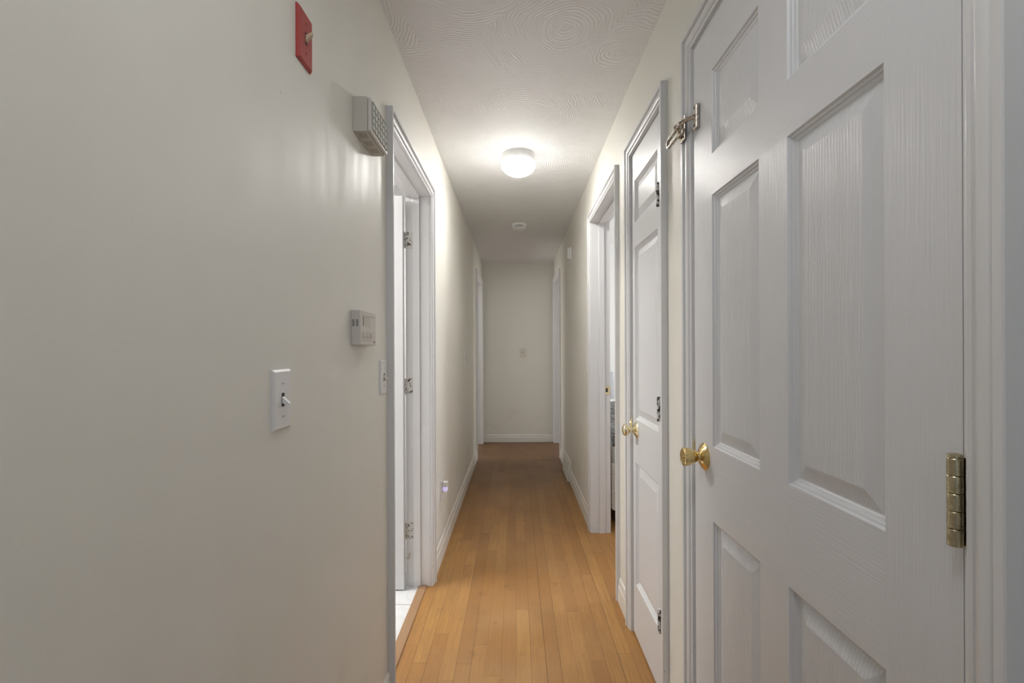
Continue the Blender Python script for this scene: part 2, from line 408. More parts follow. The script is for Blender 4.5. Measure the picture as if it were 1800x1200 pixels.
# ------------------------------------------------------------------ casings, jambs and stops
PROF = [(0,0),(0,0.009),(0.0015,0.0108),(0.004,0.0113),(0.0085,0.0110),(0.0105,0.0085),(0.0125,0.0090)]
for _i in range(11):                                     # broad rounded bead of the casing
    _a = PI*(0.92-0.86*_i/10)
    PROF.append((0.0245-0.0115*math.cos(PI-_a), 0.0098+0.0068*math.sin(_a)))
PROF += [(0.0375,0.0125),(0.0385,0.0190),(0.0400,0.0206),(0.0500,0.0210),(0.0515,0.0195),(0.052,0)]
def casing(name, xw, sgn, op, wall_x_far, stop_x=None, reveal=0.002, yin=None, thick=1.0, jname='door_jamb'):
    """sgn: direction out of the wall (toward the hall)."""
    y0, y1, zt = op
    a, b, t = (y0-reveal, y1+reveal, zt+reveal)
    m = MB(); vs = []; fs = []; n = len(PROF)
    for u, h in PROF: vs.append((xw+sgn*h*thick, a-u, 0.0))
    for u, h in PROF: vs.append((xw+sgn*h*thick, a-u, t+u))
    for u, h in PROF: vs.append((xw+sgn*h*thick, b+u, t+u))
    for u, h in PROF: vs.append((xw+sgn*h*thick, b+u, 0.0))
    for k in range(3):
        for i in range(n):
            j = (i+1) % n
            fs.append((k*n+i, k*n+j, (k+1)*n+j, (k+1)*n+i))
    fs.append(tuple(range(n))); fs.append(tuple(3*n+i for i in range(n)))
    m.add(vs, fs)
    for k in range(3):
        for i in range(7, 17): m.sm[k*n+i] = True
    o = struct(m.build(name, M['trim']))
    xa, xb = sorted((xw, wall_x_far))
    j = MB()
    j.box(xa, xb, y0-J, y0, 0, zt); j.box(xa, xb, y1, y1+J, 0, zt); j.box(xa, xb, y0-J, y1+J, zt, zt+J)
    jo = j.build(jname, M['trim'], o)
    if stop_x is not None:
        s0, s1 = sorted(stop_x)
        st = MB()
        st.box(s0, s1, y0, y0+0.011, 0, zt-0.011); st.box(s0, s1, y1-0.011, y1, 0, zt-0.011); st.box(s0, s1, y0, y1, zt-0.011, zt)
        st.build('door_stop', M['trim'], o, bevel=0.002)
    return o
XLF, XRF = XL-TW, XR+TW
c_bath = casing('trim_1', XL, 1, BATH, XLF, (XL-0.048, XL-0.083), thick=1.12)
c_farl = casing('trim_2', XL, 1, FARL, XLF, (XL-0.048, XL-0.083))
c_d1 = casing('trim_3', XR, -1, D1, XRF, (XR+0.040, XR+0.075), reveal=0.012)
c_d2 = casing('trim_4', XR, -1, D2, XRF, (XR+0.040, XR+0.075))
c_d3 = casing('trim_5', XR, -1, D3, XRF, (XR+0.048, XR+0.083))
c_d4 = casing('trim_6', XR, -1, D4, XRF, (XR+0.048, XR+0.083))
# cove strip at the top of the end wall
struct(MB().add([(XL,YE,H),(XR,YE,H),(XR,YE,H-0.026),(XL,YE,H-0.026),(XL,YE-0.016,H),(XR,YE-0.016,H),(XR,YE-0.006,H-0.026),(XL,YE-0.006,H-0.026)],
    [(0,1,2,3),(4,5,6,7),(0,1,5,4),(3,2,6,7),(0,3,7,4),(1,2,6,5)]).build('trim_7', M['wall']))
# wooden threshold of the bathroom doorway
struct(MB().box(-0.497, -0.455, BATH[0]+0.0005, BATH[1]-0.0005, -0.02, 0.008).build('trim_8', M['thresh'], bevel=0.003))

# ------------------------------------------------------------------ baseboards
BP = [(0,0),(0.0135,0),(0.0135,0.012),(0.0115,0.068),(0.0105,0.074),(0.0075,0.078),(0.0068,0.100),(0.004,0.108),(0,0.110)]
def baseboard(name, segs, xw=None, sgn=1, yw=None, sc=1.0):
    m = MB(); n = len(BP)
    for a, b in segs:
        if yw is None:
            vs = [(xw+sgn*d, a, z*sc) for d, z in BP]+[(xw+sgn*d, b, z*sc) for d, z in BP]
        else:
            vs = [(a, yw-d, z*sc) for d, z in BP]+[(b, yw-d, z*sc) for d, z in BP]
        fs = [(i, (i+1)%n, n+(i+1)%n, n+i) for i in range(n)]+[tuple(range(n)), tuple(n+i for i in range(n))]
        m.add(vs, fs)
    return struct(m.build(name, M['trimfar']))
CW = 0.054
baseboard('baseboard_left', [(YB, BATH[0]-CW), (BATH[1]+CW, FARL[0]-CW), (FARL[1]+CW, YE)], xw=XL, sgn=1)
baseboard('baseboard_right', [(YB, D1[0]-CW-0.01), (D1[1]+CW+0.01, D2[0]-CW), (D2[1]+CW, D3[0]-CW), (D3[1]+CW, 4.305), (4.755, D4[0]-CW)], xw=XR, sgn=-1)
baseboard('baseboard_end', [(XL+0.001, XR-0.001)], yw=YE, sc=0.87)

# ------------------------------------------------------------------ panelled doors
def door_mesh(W, Hh, cols, rows, T=0.035, z0=0.008):
    """local: x across, y out of the face (+y = front), z up. cols / rows: panel spans."""
    m = MB()
    us = sorted({0.0, W, *[c for p in cols for c in p]}); zs = sorted({z0, Hh, *[r for p in rows for r in p]})
    prof = [(0,0),(0.0025,-0.0045),(0.006,-0.0055),(0.0075,-0.0085),(0.012,-0.0105),(0.014,-0.0125),(0.016,-0.0125),(0.044,-0.0040),(0.046,-0.0040)]
    for side in (1, -1):
        yb = 0.0 if side == 1 else -T
        for i in range(len(us)-1):
            for j in range(len(zs)-1):
                a, b, c, d = us[i], us[i+1], zs[j], zs[j+1]
                incol = any(abs(a-p[0]) < 1e-6 and abs(b-p[1]) < 1e-6 for p in cols)
                inrow = any(abs(c-r[0]) < 1e-6 and abs(d-r[1]) < 1e-6 for r in rows)
                if incol and inrow:
                    vs = []; fs = []
                    k = min(1.0, (b-a)/0.13)
                    for (ins, dep) in prof:
                        s_ = ins*k
                        vs += [(a+s_, yb+side*dep, c+s_), (b-s_, yb+side*dep, c+s_), (b-s_, yb+side*dep, d-s_), (a+s_, yb+side*dep, d-s_)]
                    for q in range(len(prof)-1):
                        for e in range(4):
                            fs.append((q*4+e, q*4+(e+1)%4, (q+1)*4+(e+1)%4, (q+1)*4+e))
                    L = (len(prof)-1)*4
                    fs.append((L, L+1, L+2, L+3))
                    m.add(vs, fs, 2)
                    for q in range(len(prof)-1):
                        m.mi[-1-1-4*q] = 3; m.mi[-1-3-4*q] = 3
                        if q not in (0, 1): m.mi[-1-2-4*q] = 3; m.mi[-1-4-4*q] = 3
                else:
                    rail = (not inrow) and a > us[0]+1e-6 and b < us[-1]-1e-6
                    m.add([(a,yb,c),(b,yb,c),(b,yb,d),(a,yb,d)], [(0,1,2,3)], 1 if rail else 0)
    # edges
    m.add([(0,0,z0),(0,-T,z0),(0,-T,Hh),(0,0,Hh)], [(0,1,2,3)]); m.add([(W,0,z0),(W,-T,z0),(W,-T,Hh),(W,0,Hh)], [(0,1,2,3)])
    m.add([(0,0,z0),(W,0,z0),(W,-T,z0),(0,-T,z0)], [(0,1,2,3)]); m.add([(0,0,Hh),(W,0,Hh),(W,-T,Hh),(0,-T,Hh)], [(0,1,2,3)])
    return m
def door(name, loc, rz, W, Hh, cols, rows, mv, mh):
    dm = door_mesh(W, Hh, cols, rows)
    o = dm.build(name, [mv, mh, M['doorp'] if mv is M['doorv'] else mv, M['doors']]); 
    bm = bmesh.new(); bm.from_mesh(o.data); bmesh.ops.remove_doubles(bm, verts=bm.verts, dist=1e-5)
    bmesh.ops.recalc_face_normals(bm, faces=bm.faces); bm.to_mesh(o.data); bm.free()
    o.location = loc; o.rotation_euler = (0, 0, rz)
    return struct(o)
ROWS = [(0.205, 0.771), (0.955, 1.580), (1.681, 1.888)]
# door 1: the closet door beside the camera, a hair ajar
W1 = 0.770
door1 = door('door_1', (XR, 0.5268, 0), PI/2+0.009, W1, 2.008, [(0.110, 0.333), (0.433, 0.656)], ROWS, M['doorv'], M['doorh'])
# door 2: narrow closet door
door2 = door('door_2', (XR+0.002, 1.606, 0), PI/2, 0.418, 2.010, [(0.056, 0.374)], [(0.222, 0.727), (0.908, 1.618), (1.721, 1.894)], M['doors'], M['doors'])
# door 3: bathroom door, open into the bathroom
door3 = door('door_3', (XLF-0.004, 2.372, 0), PI, 0.735, 1.962, [(0.105, 0.315), (0.42, 0.63)], [(0.205,0.75),(0.93,1.53),(1.63,1.84)], M['doors'], M['doors'])
# doors 4 and 5: doors of the two rooms at the end of the hall, swung open into the rooms
door4 = door('door_4', (XLF-0.004, FARL[0]-0.045, 0), PI, FARL[1]-FARL[0]-0.006, 2.012, [(0.115,0.347),(0.452,0.684)], ROWS, M['doors'], M['doors'])
door5 = door('door_5', (XRF+0.004, D4[0]-0.010, 0), 0.0, D4[1]-D4[0]-0.006, 2.022, [(0.112,0.340),(0.440,0.668)], ROWS, M['doors'], M['doors'])
# door 6: bedroom door swung fully open against the bedroom wall
door6 = door('door_6', (XRF+0.006, D3[0]+0.030, 0), 0.0, 0.775, 2.012, [(0.11,0.338),(0.438,0.666)], ROWS, M['doors'], M['doors'])

def knob(parent, u, z, kind, mat):
    """local to the door: axis +y"""
    k = MB()
    r = 0.0350 if kind == 'tulip' else 0.0325
    k.lathe((u, 0, z), (0,1,0), [(r,0.0),(r,0.0015),(r-0.002,0.004),(r-0.010,0.0075),(r-0.0135,0.011),(r-0.018,0.0125),(0.0125,0.014),(0.0125,0.018)], 40)
    k.build('rose', mat, parent)
    b = MB()
    if kind == 'tulip':
        b.lathe((u, 0, z), (0,1,0), [(0.0115,0.014),(0.0105,0.020),(0.0125,0.0225),(0.0150,0.025),(0.0185,0.031),(0.0212,0.039),(0.0232,0.048),(0.0238,0.0515),
            (0.0232,0.0545),(0.0205,0.0565),(0.0175,0.0567),(0.0168,0.0558),(0.0,0.0555)], 48)
        b.lathe((u, 0, z), (0,1,0), [(0.0045,0.0550),(0.0045,0.0568),(0.0,0.0570)], 16)
    else:
        b.lathe((u, 0, z), (0,1,0), [(0.012,0.014),(0.0095,0.019),(0.0088,0.024),(0.0105,0.030),(0.0165,0.033),(0.0220,0.0375),(0.0242,0.0430),(0.0235,0.0490),(0.0195,0.0545),(0.0120,0.0580),(0.0,0.0595)], 48)
    b.build('door_knob', mat, parent)
knob(door1, W1-0.062, 0.920, 'tulip', M['brass'])
knob(door2, 0.418-0.060, 0.865, 'ball', M['brassb'])

def butt_hinge(parent, z, h, mat, y=0.010, r=0.0073, u=-0.001, leafw=0.006):
    e = MB(); seg = h/5
    for i in range(5):
        zz = z-h/2+i*seg
        e.lathe((u, y, zz+0.0004), (0,0,1), [(r*0.94,0),(r,0.0006),(r,seg-0.0014),(r*0.94,seg-0.0008)], 24)
    e.lathe((u, y, z+h/2), (0,0,1), [(r*0.80,0),(r*0.80,0.0015),(r*1.02,0.002),(r*1.02,0.0035),(r*0.5,0.005)], 24)
    hg = e.build('hinge', mat, parent)
    l = MB()
    l.box(u-0.0015, u+0.0005, 0.0003, y, z-h/2, z+h/2)
    l.box(u-leafw, u-0.0015, 0.0003, 0.0022, z-h/2, z+h/2)
    l.build('hinge_leaf', mat, hg)
    return hg
for z in (1.030, 0.22, 1.84): butt_hinge(door1, z, 0.097, M['hinge'])
def loc_hinge(z, h): return butt_hinge(door2, z, h, M['spotted'], y=0.0145, r=0.0056, u=0.004, leafw=0.003)
for z in (1.716, 0.993, 0.280): loc_hinge(z, 0.078)
# latch lips on the jambs
def strike_lip(parent, x, y, z, mat, s=1.0):
    m = MB(); pts = []
    n = 9
    for i in range(n):
        a = PI*i/(n-1)
        pts.append((x-0.011*math.sin(a)*s, z+0.028*math.cos(a)*s))
    vs = [(px, y, pz) for px, pz in pts]+[(px, y+0.0018, pz) for px, pz in pts]
    fs = [tuple(range(n)), tuple(n+i for i in range(n))]+[(i,(i+1)%n,n+(i+1)%n,n+i) for i in range(n)]
    m.add(vs, fs); m.build('strike_plate', mat, parent)
strike_lip(c_d1, XR-0.0002, D1[1]-0.002, 0.932, M['brass'])
strike_lip(c_d2, XR-0.0002, D2[1]-0.002, 0.880, M['brassb'])
# strike plate on the far jamb of the bedroom doorway
sp = MB(); sp.box(XRF-0.034, XRF+0.002, D3[1]-0.0016, D3[1]+0.0004, 0.898, 0.956); spo = sp.build('strike_plate', M['brassb'], c_d3, bevel=0.0006)
MB().box(XRF-0.030, XRF-0.016, D3[1]-0.0022, D3[1]-0.0015, 0.916, 0.942).build('latch_hole', M['dark'], spo)
for zz in (0.905, 0.949): MB().lathe((XRF-0.023, D3[1]-0.0016, zz), (0,-1,0), [(0.0035,0),(0.0035,0.0006),(0.001,0.0010)], 12).build('screw', M['hinge'], spo)
# hinges on the bathroom jamb (leaf screwed to the jamb, knuckle at the bathroom side)
for z in (1.752, 1.012, 0.283):
    m = MB(); m.box(XLF+0.0005, XLF+0.034, BATH[1]-0.0018, BATH[1]+0.0005, z-0.041, z+0.041)
    lo = m.build('hinge', M['oldhinge'], c_bath, bevel=0.0005)
    k = MB()
    for i in range(5): k.lathe((XLF-0.0035, BATH[1]-0.0035, z-0.041+i*0.0164), (0,0,1), [(0.0045,0),(0.0045,0.0155)], 14)
    k.build('knuckle', M['oldhinge'], lo)
    for dz, dx in ((-0.028, 0.010), (0, 0.024), (0.028, 0.012)):
        MB().lathe((XLF+dx, BATH[1]-0.0018, z+dz), (0,-1,0), [(0.0032,0),(0.0032,0.0005),(0.001,0.0010)], 10).build('screw', M['dark'], lo)
# little hook left on the bathroom jamb
hk = MB(); hp = [(XLF+0.016, BATH[1], 0.168),(XLF+0.016, BATH[1]-0.012, 0.168),(XLF+0.017, BATH[1]-0.016, 0.158),(XLF+0.012, BATH[1]-0.018, 0.146),(XLF+0.006, BATH[1]-0.018, 0.150),(XLF+0.004, BATH[1]-0.018, 0.158)]
hk.tube(hp, 0.0018, 8); hk.build('hook', M['hinge'], c_bath)

# ------------------------------------------------------------------ swing bar guard at the top of door 1
g = thing('swing_bar_lock', (XR-0.021, 1.340, 1.812), 'dull metal swing bar lock high beside the near closet door', 'door lock')
def rel(p): return (p[0]-(XR-0.021), p[1]-1.340, p[2]-1.812)
b = MB(); b.box(-0.004, 0.0, -0.019, 0.014, -0.034, 0.034); b.build('bracket', M['nickel'], g, bevel=0.0015)
for e0 in (0.014, -0.021): MB().box(-0.016, -0.004, -0.012, 0.010, e0, e0+0.005).build('bracket_ear', M['nickel'], g, bevel=0.001)
b = MB(); b.lathe((-0.011, 0.002, -0.024), (0,0,1), [(0.0035,0),(0.0035,0.046)], 14); b.build('hinge_pin', M['hinge'], g)
b = MB()
L0, L1, hh = 0.004, 0.103, 0.0110
pts = [(-0.011, L0, hh)]
for i in range(5): pts.append((-0.011, L0+(L1-0.011-L0)*i/4, hh))
for i in range(1, 9):
    a = PI/2-PI*i/8; pts.append((-0.011, L1-0.011+0.011*math.cos(a), 0.011*math.sin(a)))
for i in range(4, -1, -1): pts.append((-0.011, L0+(L1-0.011-L0)*i/4, -hh))
# flat bar: rectangle section swept along the loop
vs = []; fs = []; n = len(pts)
for j, p in enumerate(pts):
    P = Vector(p); d = (Vector(pts[min(j+1,n-1)])-Vector(pts[max(j-1,0)])).normalized()
    nn = d.cross(Vector((1,0,0))).normalized()
    for sx, sn in ((-1,-1),(1,-1),(1,1),(-1,1)): vs.append(P+Vector((0.0045*sx,0,0))+nn*0.0028*sn)
for j in range(n-1):
    for i in range(4): fs.append((j*4+i, j*4+(i+1)%4, (j+1)*4+(i+1)%4, (j+1)*4+i))
fs += [(0,1,2,3), ((n-1)*4,(n-1)*4+1,(n-1)*4+2,(n-1)*4+3)]
b.add(vs, fs); b.build('swing_bar', M['nickel'], g, bevel=0.001)
for dz in (-0.027, 0.027): MB().lathe((-0.004, 0.0, dz), (-1,0,0), [(0.0035,0),(0.0035,0.001),(0.001,0.0018)], 12).build('screw', M['hinge'], g)
# the ball stud plate screwed to door 1 (moves with the door)
b = MB(); b.box(W1-0.040, W1-0.020, 0.0, 0.011, 1.780, 1.845); sd = b.build('latch_stud_plate', M['nickel'], door1, bevel=0.003)
sd['label'] = 'dull metal stud plate'
b = MB(); b.tube([(W1-0.030,0.009,1.815),(W1-0.012,0.020,1.815),(W1+0.010,0.033,1.814),(W1+0.032,0.036,1.812)], [0.0055,0.006,0.0065,0.0055], 14)
b.lathe((W1+0.032, 0.036, 1.812), (0.95,0.3,0), [(0.0,-0.009),(0.006,-0.007),(0.0088,-0.001),(0.0085,0.003),(0.005,0.008),(0.0,0.009)], 18)
b.build('latch_stud', M['nickel'], sd)
for zz in (1.789, 1.836): MB().lathe((W1-0.030, 0.011, zz), (0,1,0), [(0.0038,0),(0.0038,0.0005),(0.001,0.0008)], 12).build('screw', M['dark'], sd)

# ------------------------------------------------------------------ switch plates
def switch(name, loc, rz, label, pm, tm, toggle_down=True, wd=0.067, ht=0.111, thick=0.006, rocker=False, group=None, screwm=None, blank=False):
    """local: wall plane is y=0, +y out of the wall, x along, z up"""
    t = thing(name, loc, label, 'light switch' if not blank else 'wall plate', group, rz)
    m = MB(); a, b_, h = wd/2, ht/2, thick; e = 0.004
    vs = [(-a,0,-b_),(a,0,-b_),(a,0,b_),(-a,0,b_),(-a,h*0.45,-b_),(a,h*0.45,-b_),(a,h*0.45,b_),(-a,h*0.45,b_),
          (-a+e,h,-b_+e),(a-e,h,-b_+e),(a-e,h,b_-e),(-a+e,h,b_-e)]
    fs = [(0,1,2,3),(8,9,10,11)]+[(i,(i+1)%4,4+(i+1)%4,4+i) for i in range(4)]+[(4+i,4+(i+1)%4,8+(i+1)%4,8+i) for i in range(4)]
    m.add(vs, fs); m.build('switch_plate', pm, t)
    for dz in (-0.030, 0.030):
        q = MB(); q.lathe((0,h,dz), (0,1,0), [(0.0032,0),(0.0032,0.0006),(0.0015,0.0011)], 14); sc = q.build('screw', screwm or tm, t)
        MB().box(-0.0024,0.0024,h+0.0009,h+0.0013,dz-0.0004,dz+0.0004).build('screw_slot', M['dark'], sc)
    if not blank:
        q = MB(); q.box(-0.005, 0.005, h-0.001, h+0.0004, -0.0125, 0.0125); q.build('toggle_slot', M['dark'], t)
        q = MB(); sgn = -1 if toggle_down else 1
        z1 = sgn*0.010
        vs = [(-0.0042,h,-0.006),(0.0042,h,-0.006),(0.0042,h,0.006),(-0.0042,h,0.006),
              (-0.0032,h+0.0135,z1-0.0035),(0.0032,h+0.0135,z1-0.0035),(0.0032,h+0.0135,z1+0.0035),(-0.0032,h+0.0135,z1+0.0035)]
        q.add(vs, [(0,1,2,3),(4,5,6,7),(0,1,5,4),(1,2,6,5),(2,3,7,6),(3,0,4,7)]); q.build('toggle', tm, t, bevel=0.0008)
    return t
RL, RR = -PI/2, PI/2      # facing +X on the left wall; facing -X on the right wall
switch('light_switch', (XL, 0.985, 1.840), RL, 'red light switch plate with ivory toggle, high on the left cream wall', M['red'], M['tan'], False, wd=0.064, ht=0.108, thick=0.0075, screwm=M['red'])
switch('light_switch', (XL, 0.884, 1.108), RL, 'white light switch with toggle down, on the left wall nearest the camera', M['white'], M['white'], True)
switch('light_switch', (XL, 1.562, 1.110), RL, 'white light switch tight against the bathroom door frame, below the thermostat', M['white'], M['almond'], True)
switch('light_switch', (XL, 4.07, 1.122), RL, 'white light switch seen edge on, far down the left wall before the last door', M['white'], M['white'], True)
switch('light_switch', (0.081, YE, 1.150), PI, 'almond light switch in the middle of the end wall', M['almond'], M['almond'], True, screwm=M['grey'])
hi = switch('wall_plate', (XR, 4.27, 2.045), RR, 'white blank plate high on the right wall beyond the open bedroom doorway', M['white'], M['white'], blank=True, thick=0.012)
MB().box(-0.020, 0.020, 0.0125, 0.030, -0.040, 0.046).build('cover', M['white'], hi, bevel=0.002)
# nail in the end wall
nl = MB().lathe((-0.222, YE, 1.535), (0,-1,0), [(0.002,0),(0.002,0.008),(0.005,0.009),(0.005,0.011),(0.002,0.012)], 12).build('wall_nail', M['white'])
nl['label'] = 'small white nail in the end wall, up and left of the light switch'; nl['category'] = 'nail'
nl = MB().lathe((XL, 0.893, 1.682), (1,0,0), [(0.0035,0),(0.0030,0.0008),(0.0015,0.0015)], 10).build('wall_anchor', M['white'])
nl['label'] = 'tiny white wall anchor on the left wall under the red switch plate'; nl['category'] = 'wall anchor'

# ------------------------------------------------------------------ thermostat
t = thing('thermostat', (XL, 1.3345, 1.2585), 'boxy beige programmable thermostat with side vents and three buttons, on the left wall', 'thermostat', None, RL)
# local x runs toward -Y (near side is +x)
wd, ht, dp = 0.137, 0.0935, 0.0262
MB().box(-wd/2, wd/2, 0, dp, -ht/2, ht/2).build('housing', M['beigel'], t, bevel=0.002)
MB().box(-0.012, 0.050, dp, dp+0.0004, 0.004, 0.032).build('display', M['lcd'], t)
MB().box(0.047, 0.050, dp+0.0004, dp+0.0008, 0.006, 0.030).build('display_edge', M['dark'], t)
fr = MB()
fr.box(-0.062, 0.055, dp, dp+0.0012, 0.0335, 0.0345); fr.box(-0.062, 0.060, dp, dp+0.0012, -0.0335, -0.0325); fr.box(-0.062, 0.060, dp, dp+0.0012, -0.0120, -0.0110)
fr.build('cover_line', M['beige'], t)
for i, x in enumerate((0.038, 0.004, -0.030)):
    bt = MB().box(x-0.013, x+0.013, dp, dp+0.0022, -0.026, -0.0155).build('button', M['beigel'], t, bevel=0.0006)
    ar = MB(); ar.box(x-0.004, x+0.004, dp+0.0022, dp+0.0026, -0.0235, -0.0225); ar.box(x-0.004, x+0.004, dp+0.0022, dp+0.0026, -0.0200, -0.0192)
    ar.build('button_mark', M['grey'], bt)
MB().box(-0.056, -0.046, dp, dp+0.0015, -0.040, -0.036).build('slide_tab', M['grey'], t)
for c0 in (0.004, 0.014):
    v = MB()
    for i in range(5): v.box(wd/2-0.0005, wd/2+0.0005, c0, c0+0.006, 0.004+i*0.0038, 0.0058+i*0.0038)
    v.build('vent', M['dark'], t)

# ------------------------------------------------------------------ beige sounder box
t = thing('wall_sounder', (XL, 1.3745, 1.8365), 'grey beige sounder box with grid grille, high on the left wall', 'wall speaker', None, RL)
wd, ht, dp = 0.171, 0.095, 0.0506
MB().box(-wd/2, wd/2, 0, 0.038, -ht/2, ht/2).build('housing', M['beige'], t, bevel=0.0015)
MB().box(-wd/2+0.002, wd/2-0.002, 0.038, dp-0.003, -ht/2+0.002, ht/2-0.002).build('cover', M['beigel'], t, bevel=0.003)
MB().box(-0.074, 0.072, dp-0.0032, dp-0.0018, -0.036, 0.038).build('grille_cloth', M['grille'], t)
gr = MB()
for i in range(7): x = -0.074+i*0.0243; gr.box(x-0.0009, x+0.0009, dp-0.002, dp, -0.037, 0.039)
for i in range(5): z = -0.036+i*0.0185; gr.box(-0.075, 0.073, dp-0.002, dp, z-0.0009, z+0.0009)
gr.build('grille', M['olive'], t)
for k in range(3):
    v = MB()
    for i in range(4):
        v.box(0.062-k*0.052-0.018, 0.062-k*0.052+0.012, 0.010+i*0.0058, 0.0116+i*0.0058, -ht/2-0.0006, -ht/2+0.0005)
    v.build('vent', M['grey'], t)

# ------------------------------------------------------------------ outlet with night light
t = thing('electrical_outlet', (XL, 2.775, 0.389), 'white electrical outlet low on the left wall past the bathroom doorway', 'outlet', None, RL)
MB().box(-0.035, 0.035, 0, 0.0055, -0.056, 0.056).build('outlet_plate', M['white'], t, bevel=0.002)
for dz in (-0.020, 0.020):
    f = MB().box(-0.016, 0.016, 0.0055, 0.0085, dz-0.013, dz+0.013).build('socket', M['white'], t, bevel=0.002)
    s_ = MB(); s_.box(-0.0075,-0.0055,0.0084,0.0089,dz-0.002,dz+0.007); s_.box(0.0055,0.0075,0.0084,0.0089,dz-0.002,dz+0.007); s_.build('socket_slot', M['dark'], f)
t = thing('night_light', (XL+0.009, 2.775, 0.402), 'small white plug-in night light glowing pale violet in the low left wall outlet', 'night light', None, RL)
MB().box(-0.019, 0.019, 0, 0.030, 0.002, 0.030).build('housing', M['white'], t, bevel=0.004)
MB().lathe((0, 0.015, 0.001), (0,0,-1), [(0.0145,0),(0.0155,0.012),(0.014,0.022),(0.009,0.029),(0.002,0.031)], 24).build('lens', M['violet'], t)

# ------------------------------------------------------------------ baseboard register
t = thing('heating_register', (XR, 4.53, 0), 'white metal baseboard heating register at the foot of the right wall', 'floor register', None, RR)
m = MB(); L = 0.222
pr = [(0,0),(0.034,0),(0.034,0.012),(0.020,0.150),(0.012,0.178),(0,0.180)]
vs = [(-L,y,z) for y,z in pr]+[(L,y,z) for y,z in pr]; n = len(pr)
m.add(vs, [(i,(i+1)%n,n+(i+1)%n,n+i) for i in range(n)]+[tuple(range(n)), tuple(n+i for i in range(n))])
m.build('housing', M['trimfar'], t, bevel=0.002)
m = MB()
for i in range(10):
    z = 0.022+i*0.0115; y = 0.034-(z-0.012)*0.101
    m.box(-L+0.03, L-0.03, y-0.001, y+0.002, z, z+0.0035)
m.build('louvre', M['beige'], t)
MB().tube([(L-0.02, 0.022, 0.160),(L-0.02, 0.030, 0.166)], 0.003, 8).build('damper_lever', M['white'], t)

# ------------------------------------------------------------------ ceiling fittings
t = thing('ceiling_light', (0.018, 2.773, H), 'round white mushroom ceiling light glowing in the middle of the hall ceiling', 'ceiling light')
MB().lathe((0,0,0), (0,0,-1), [(0.0915,0),(0.0915,0.020),(0.0890,0.024),(0.0890,0.036),(0.0865,0.043),(0.03,0.043)], 56).build('base', M['white'], t)
gl = MB().lathe((0,0,0), (0,0,-1), [(0.080,0.040),(0.088,0.043),(0.0975,0.050),(0.1014,0.060),(0.0985,0.073),(0.089,0.088),(0.072,0.104),(0.050,0.116),(0.025,0.1225),(0.0,0.1245)], 56).build('lamp_shade', M['globe'], t)
gl['label'] = 'glowing frosted glass shade'
t = thing('smoke_detector', (0.031, 4.33, H), 'round white smoke detector on the ceiling beyond the light', 'smoke detector'); t.scale = (1, 1, 1.3)
MB().lathe((0,0,0), (0,0,-1), [(0.066,0),(0.066,0.008),(0.062,0.011)], 40).build('base', M['bright'], t)
m = MB()
for i in range(28):
    a = 2*PI*i/28; c_, s_ = math.cos(a), math.sin(a)
    m.lathe((0.0545*c_, 0.0545*s_, -0.010), (0,0,-1), [(0.0032,0),(0.0038,0.018)], 6)
m.build('vent_ribs', M['bright'], t)
MB().lathe((0,0,-0.010), (0,0,-1), [(0.050,0),(0.050,0.018)], 40).build('inner_ring', M['grey'], t)
MB().lathe((0,0,-0.027), (0,0,-1), [(0.057,0),(0.056,0.004),(0.045,0.009),(0.0,0.011)], 40).build('cap', M['bright'], t)

# ------------------------------------------------------------------ rooms seen through the doorways
# bathroom
bw = MB()
bw.box(-2.6, XLF, 1.2, 1.3, 0, H); bw.box(-2.6, XLF, 3.3, 3.4, 0, H); bw.box(-2.7, -2.6, 1.2, 3.4, 0, H)
struct(bw.build('wall_bathroom', M['bathwall']))
# bedroom
bw = MB()
bw.box(XRF, 3.8, 2.10, 2.18, 0, H); bw.box(XRF, 3.8, 5.12, 5.20, 0, H); bw.box(3.8, 3.9, 2.1, 5.2, 0, H)
struct(bw.build('wall_bedroom', M['bedwall']))
# bed just inside the bedroom doorway
BX0, BX1, BY0, BY1 = 0.650, 1.66, 3.215, 5.08
t = thing('bed', (0, 0, 0), 'single bed with cream crocheted skirt, seen in a sliver through the open bedroom doorway', 'bed')
for (x, y) in ((BX0+0.05, BY0+0.10), (BX1-0.05, BY0+0.10), (BX0+0.05, BY1-0.06), (BX1-0.05, BY1-0.06)):
    MB().lathe((x, y, 0), (0,0,1), [(0.018,0),(0.026,0.02),(0.028,0.20)], 12).build('leg', M['darkwood'], t)
MB().box(BX0+0.02, BX1-0.02, BY0+0.03, BY1-0.03, 0.20, 0.34).build('frame', M['darkwood'], t)
MB().box(BX0, BX1, BY0+0.01, BY1-0.02, 0.342, 0.565).build('mattress', M['linen'], t, bevel=0.045, seg=5)
# skirt: a wavy crocheted sheet round foot and sides with rows of bobbles
sk = MB()
path = [(BX0-0.008, BY1-0.1), (BX0-0.008, BY0-0.004), (BX1+0.008, BY0-0.004), (BX1+0.008, BY1-0.1)]
P = []
for i in range(3):
    a, b_ = Vector(path[i]), Vector(path[i+1]); L_ = (b_-a).length; nseg = int(L_/0.008)
    nrm = Vector(((b_-a).y, -(b_-a).x)).normalized()*(1 if True else 1)
    for k in range(nseg):
        s_ = k/nseg; p = a+(b_-a)*s_; P.append((p, nrm, s_*L_))
vs = []; fs = []; R = 22
for (p, nrm, d) in P:
    for r in range(R+1):
        zz = 0.430-(0.430-0.118)*r/R
        o_ = 0.0035*math.sin(d*60)*(r/R)+0.0022*(r % 2)
        vs.append((p.x-nrm.x*o_*-1, p.y-nrm.y*o_*-1, zz-(0.006*abs(math.sin(d*45)) if r == R else 0)))
for i in range(len(P)-1):
    for r in range(R): fs.append((i*(R+1)+r, (i+1)*(R+1)+r, (i+1)*(R+1)+r+1, i*(R+1)+r+1))
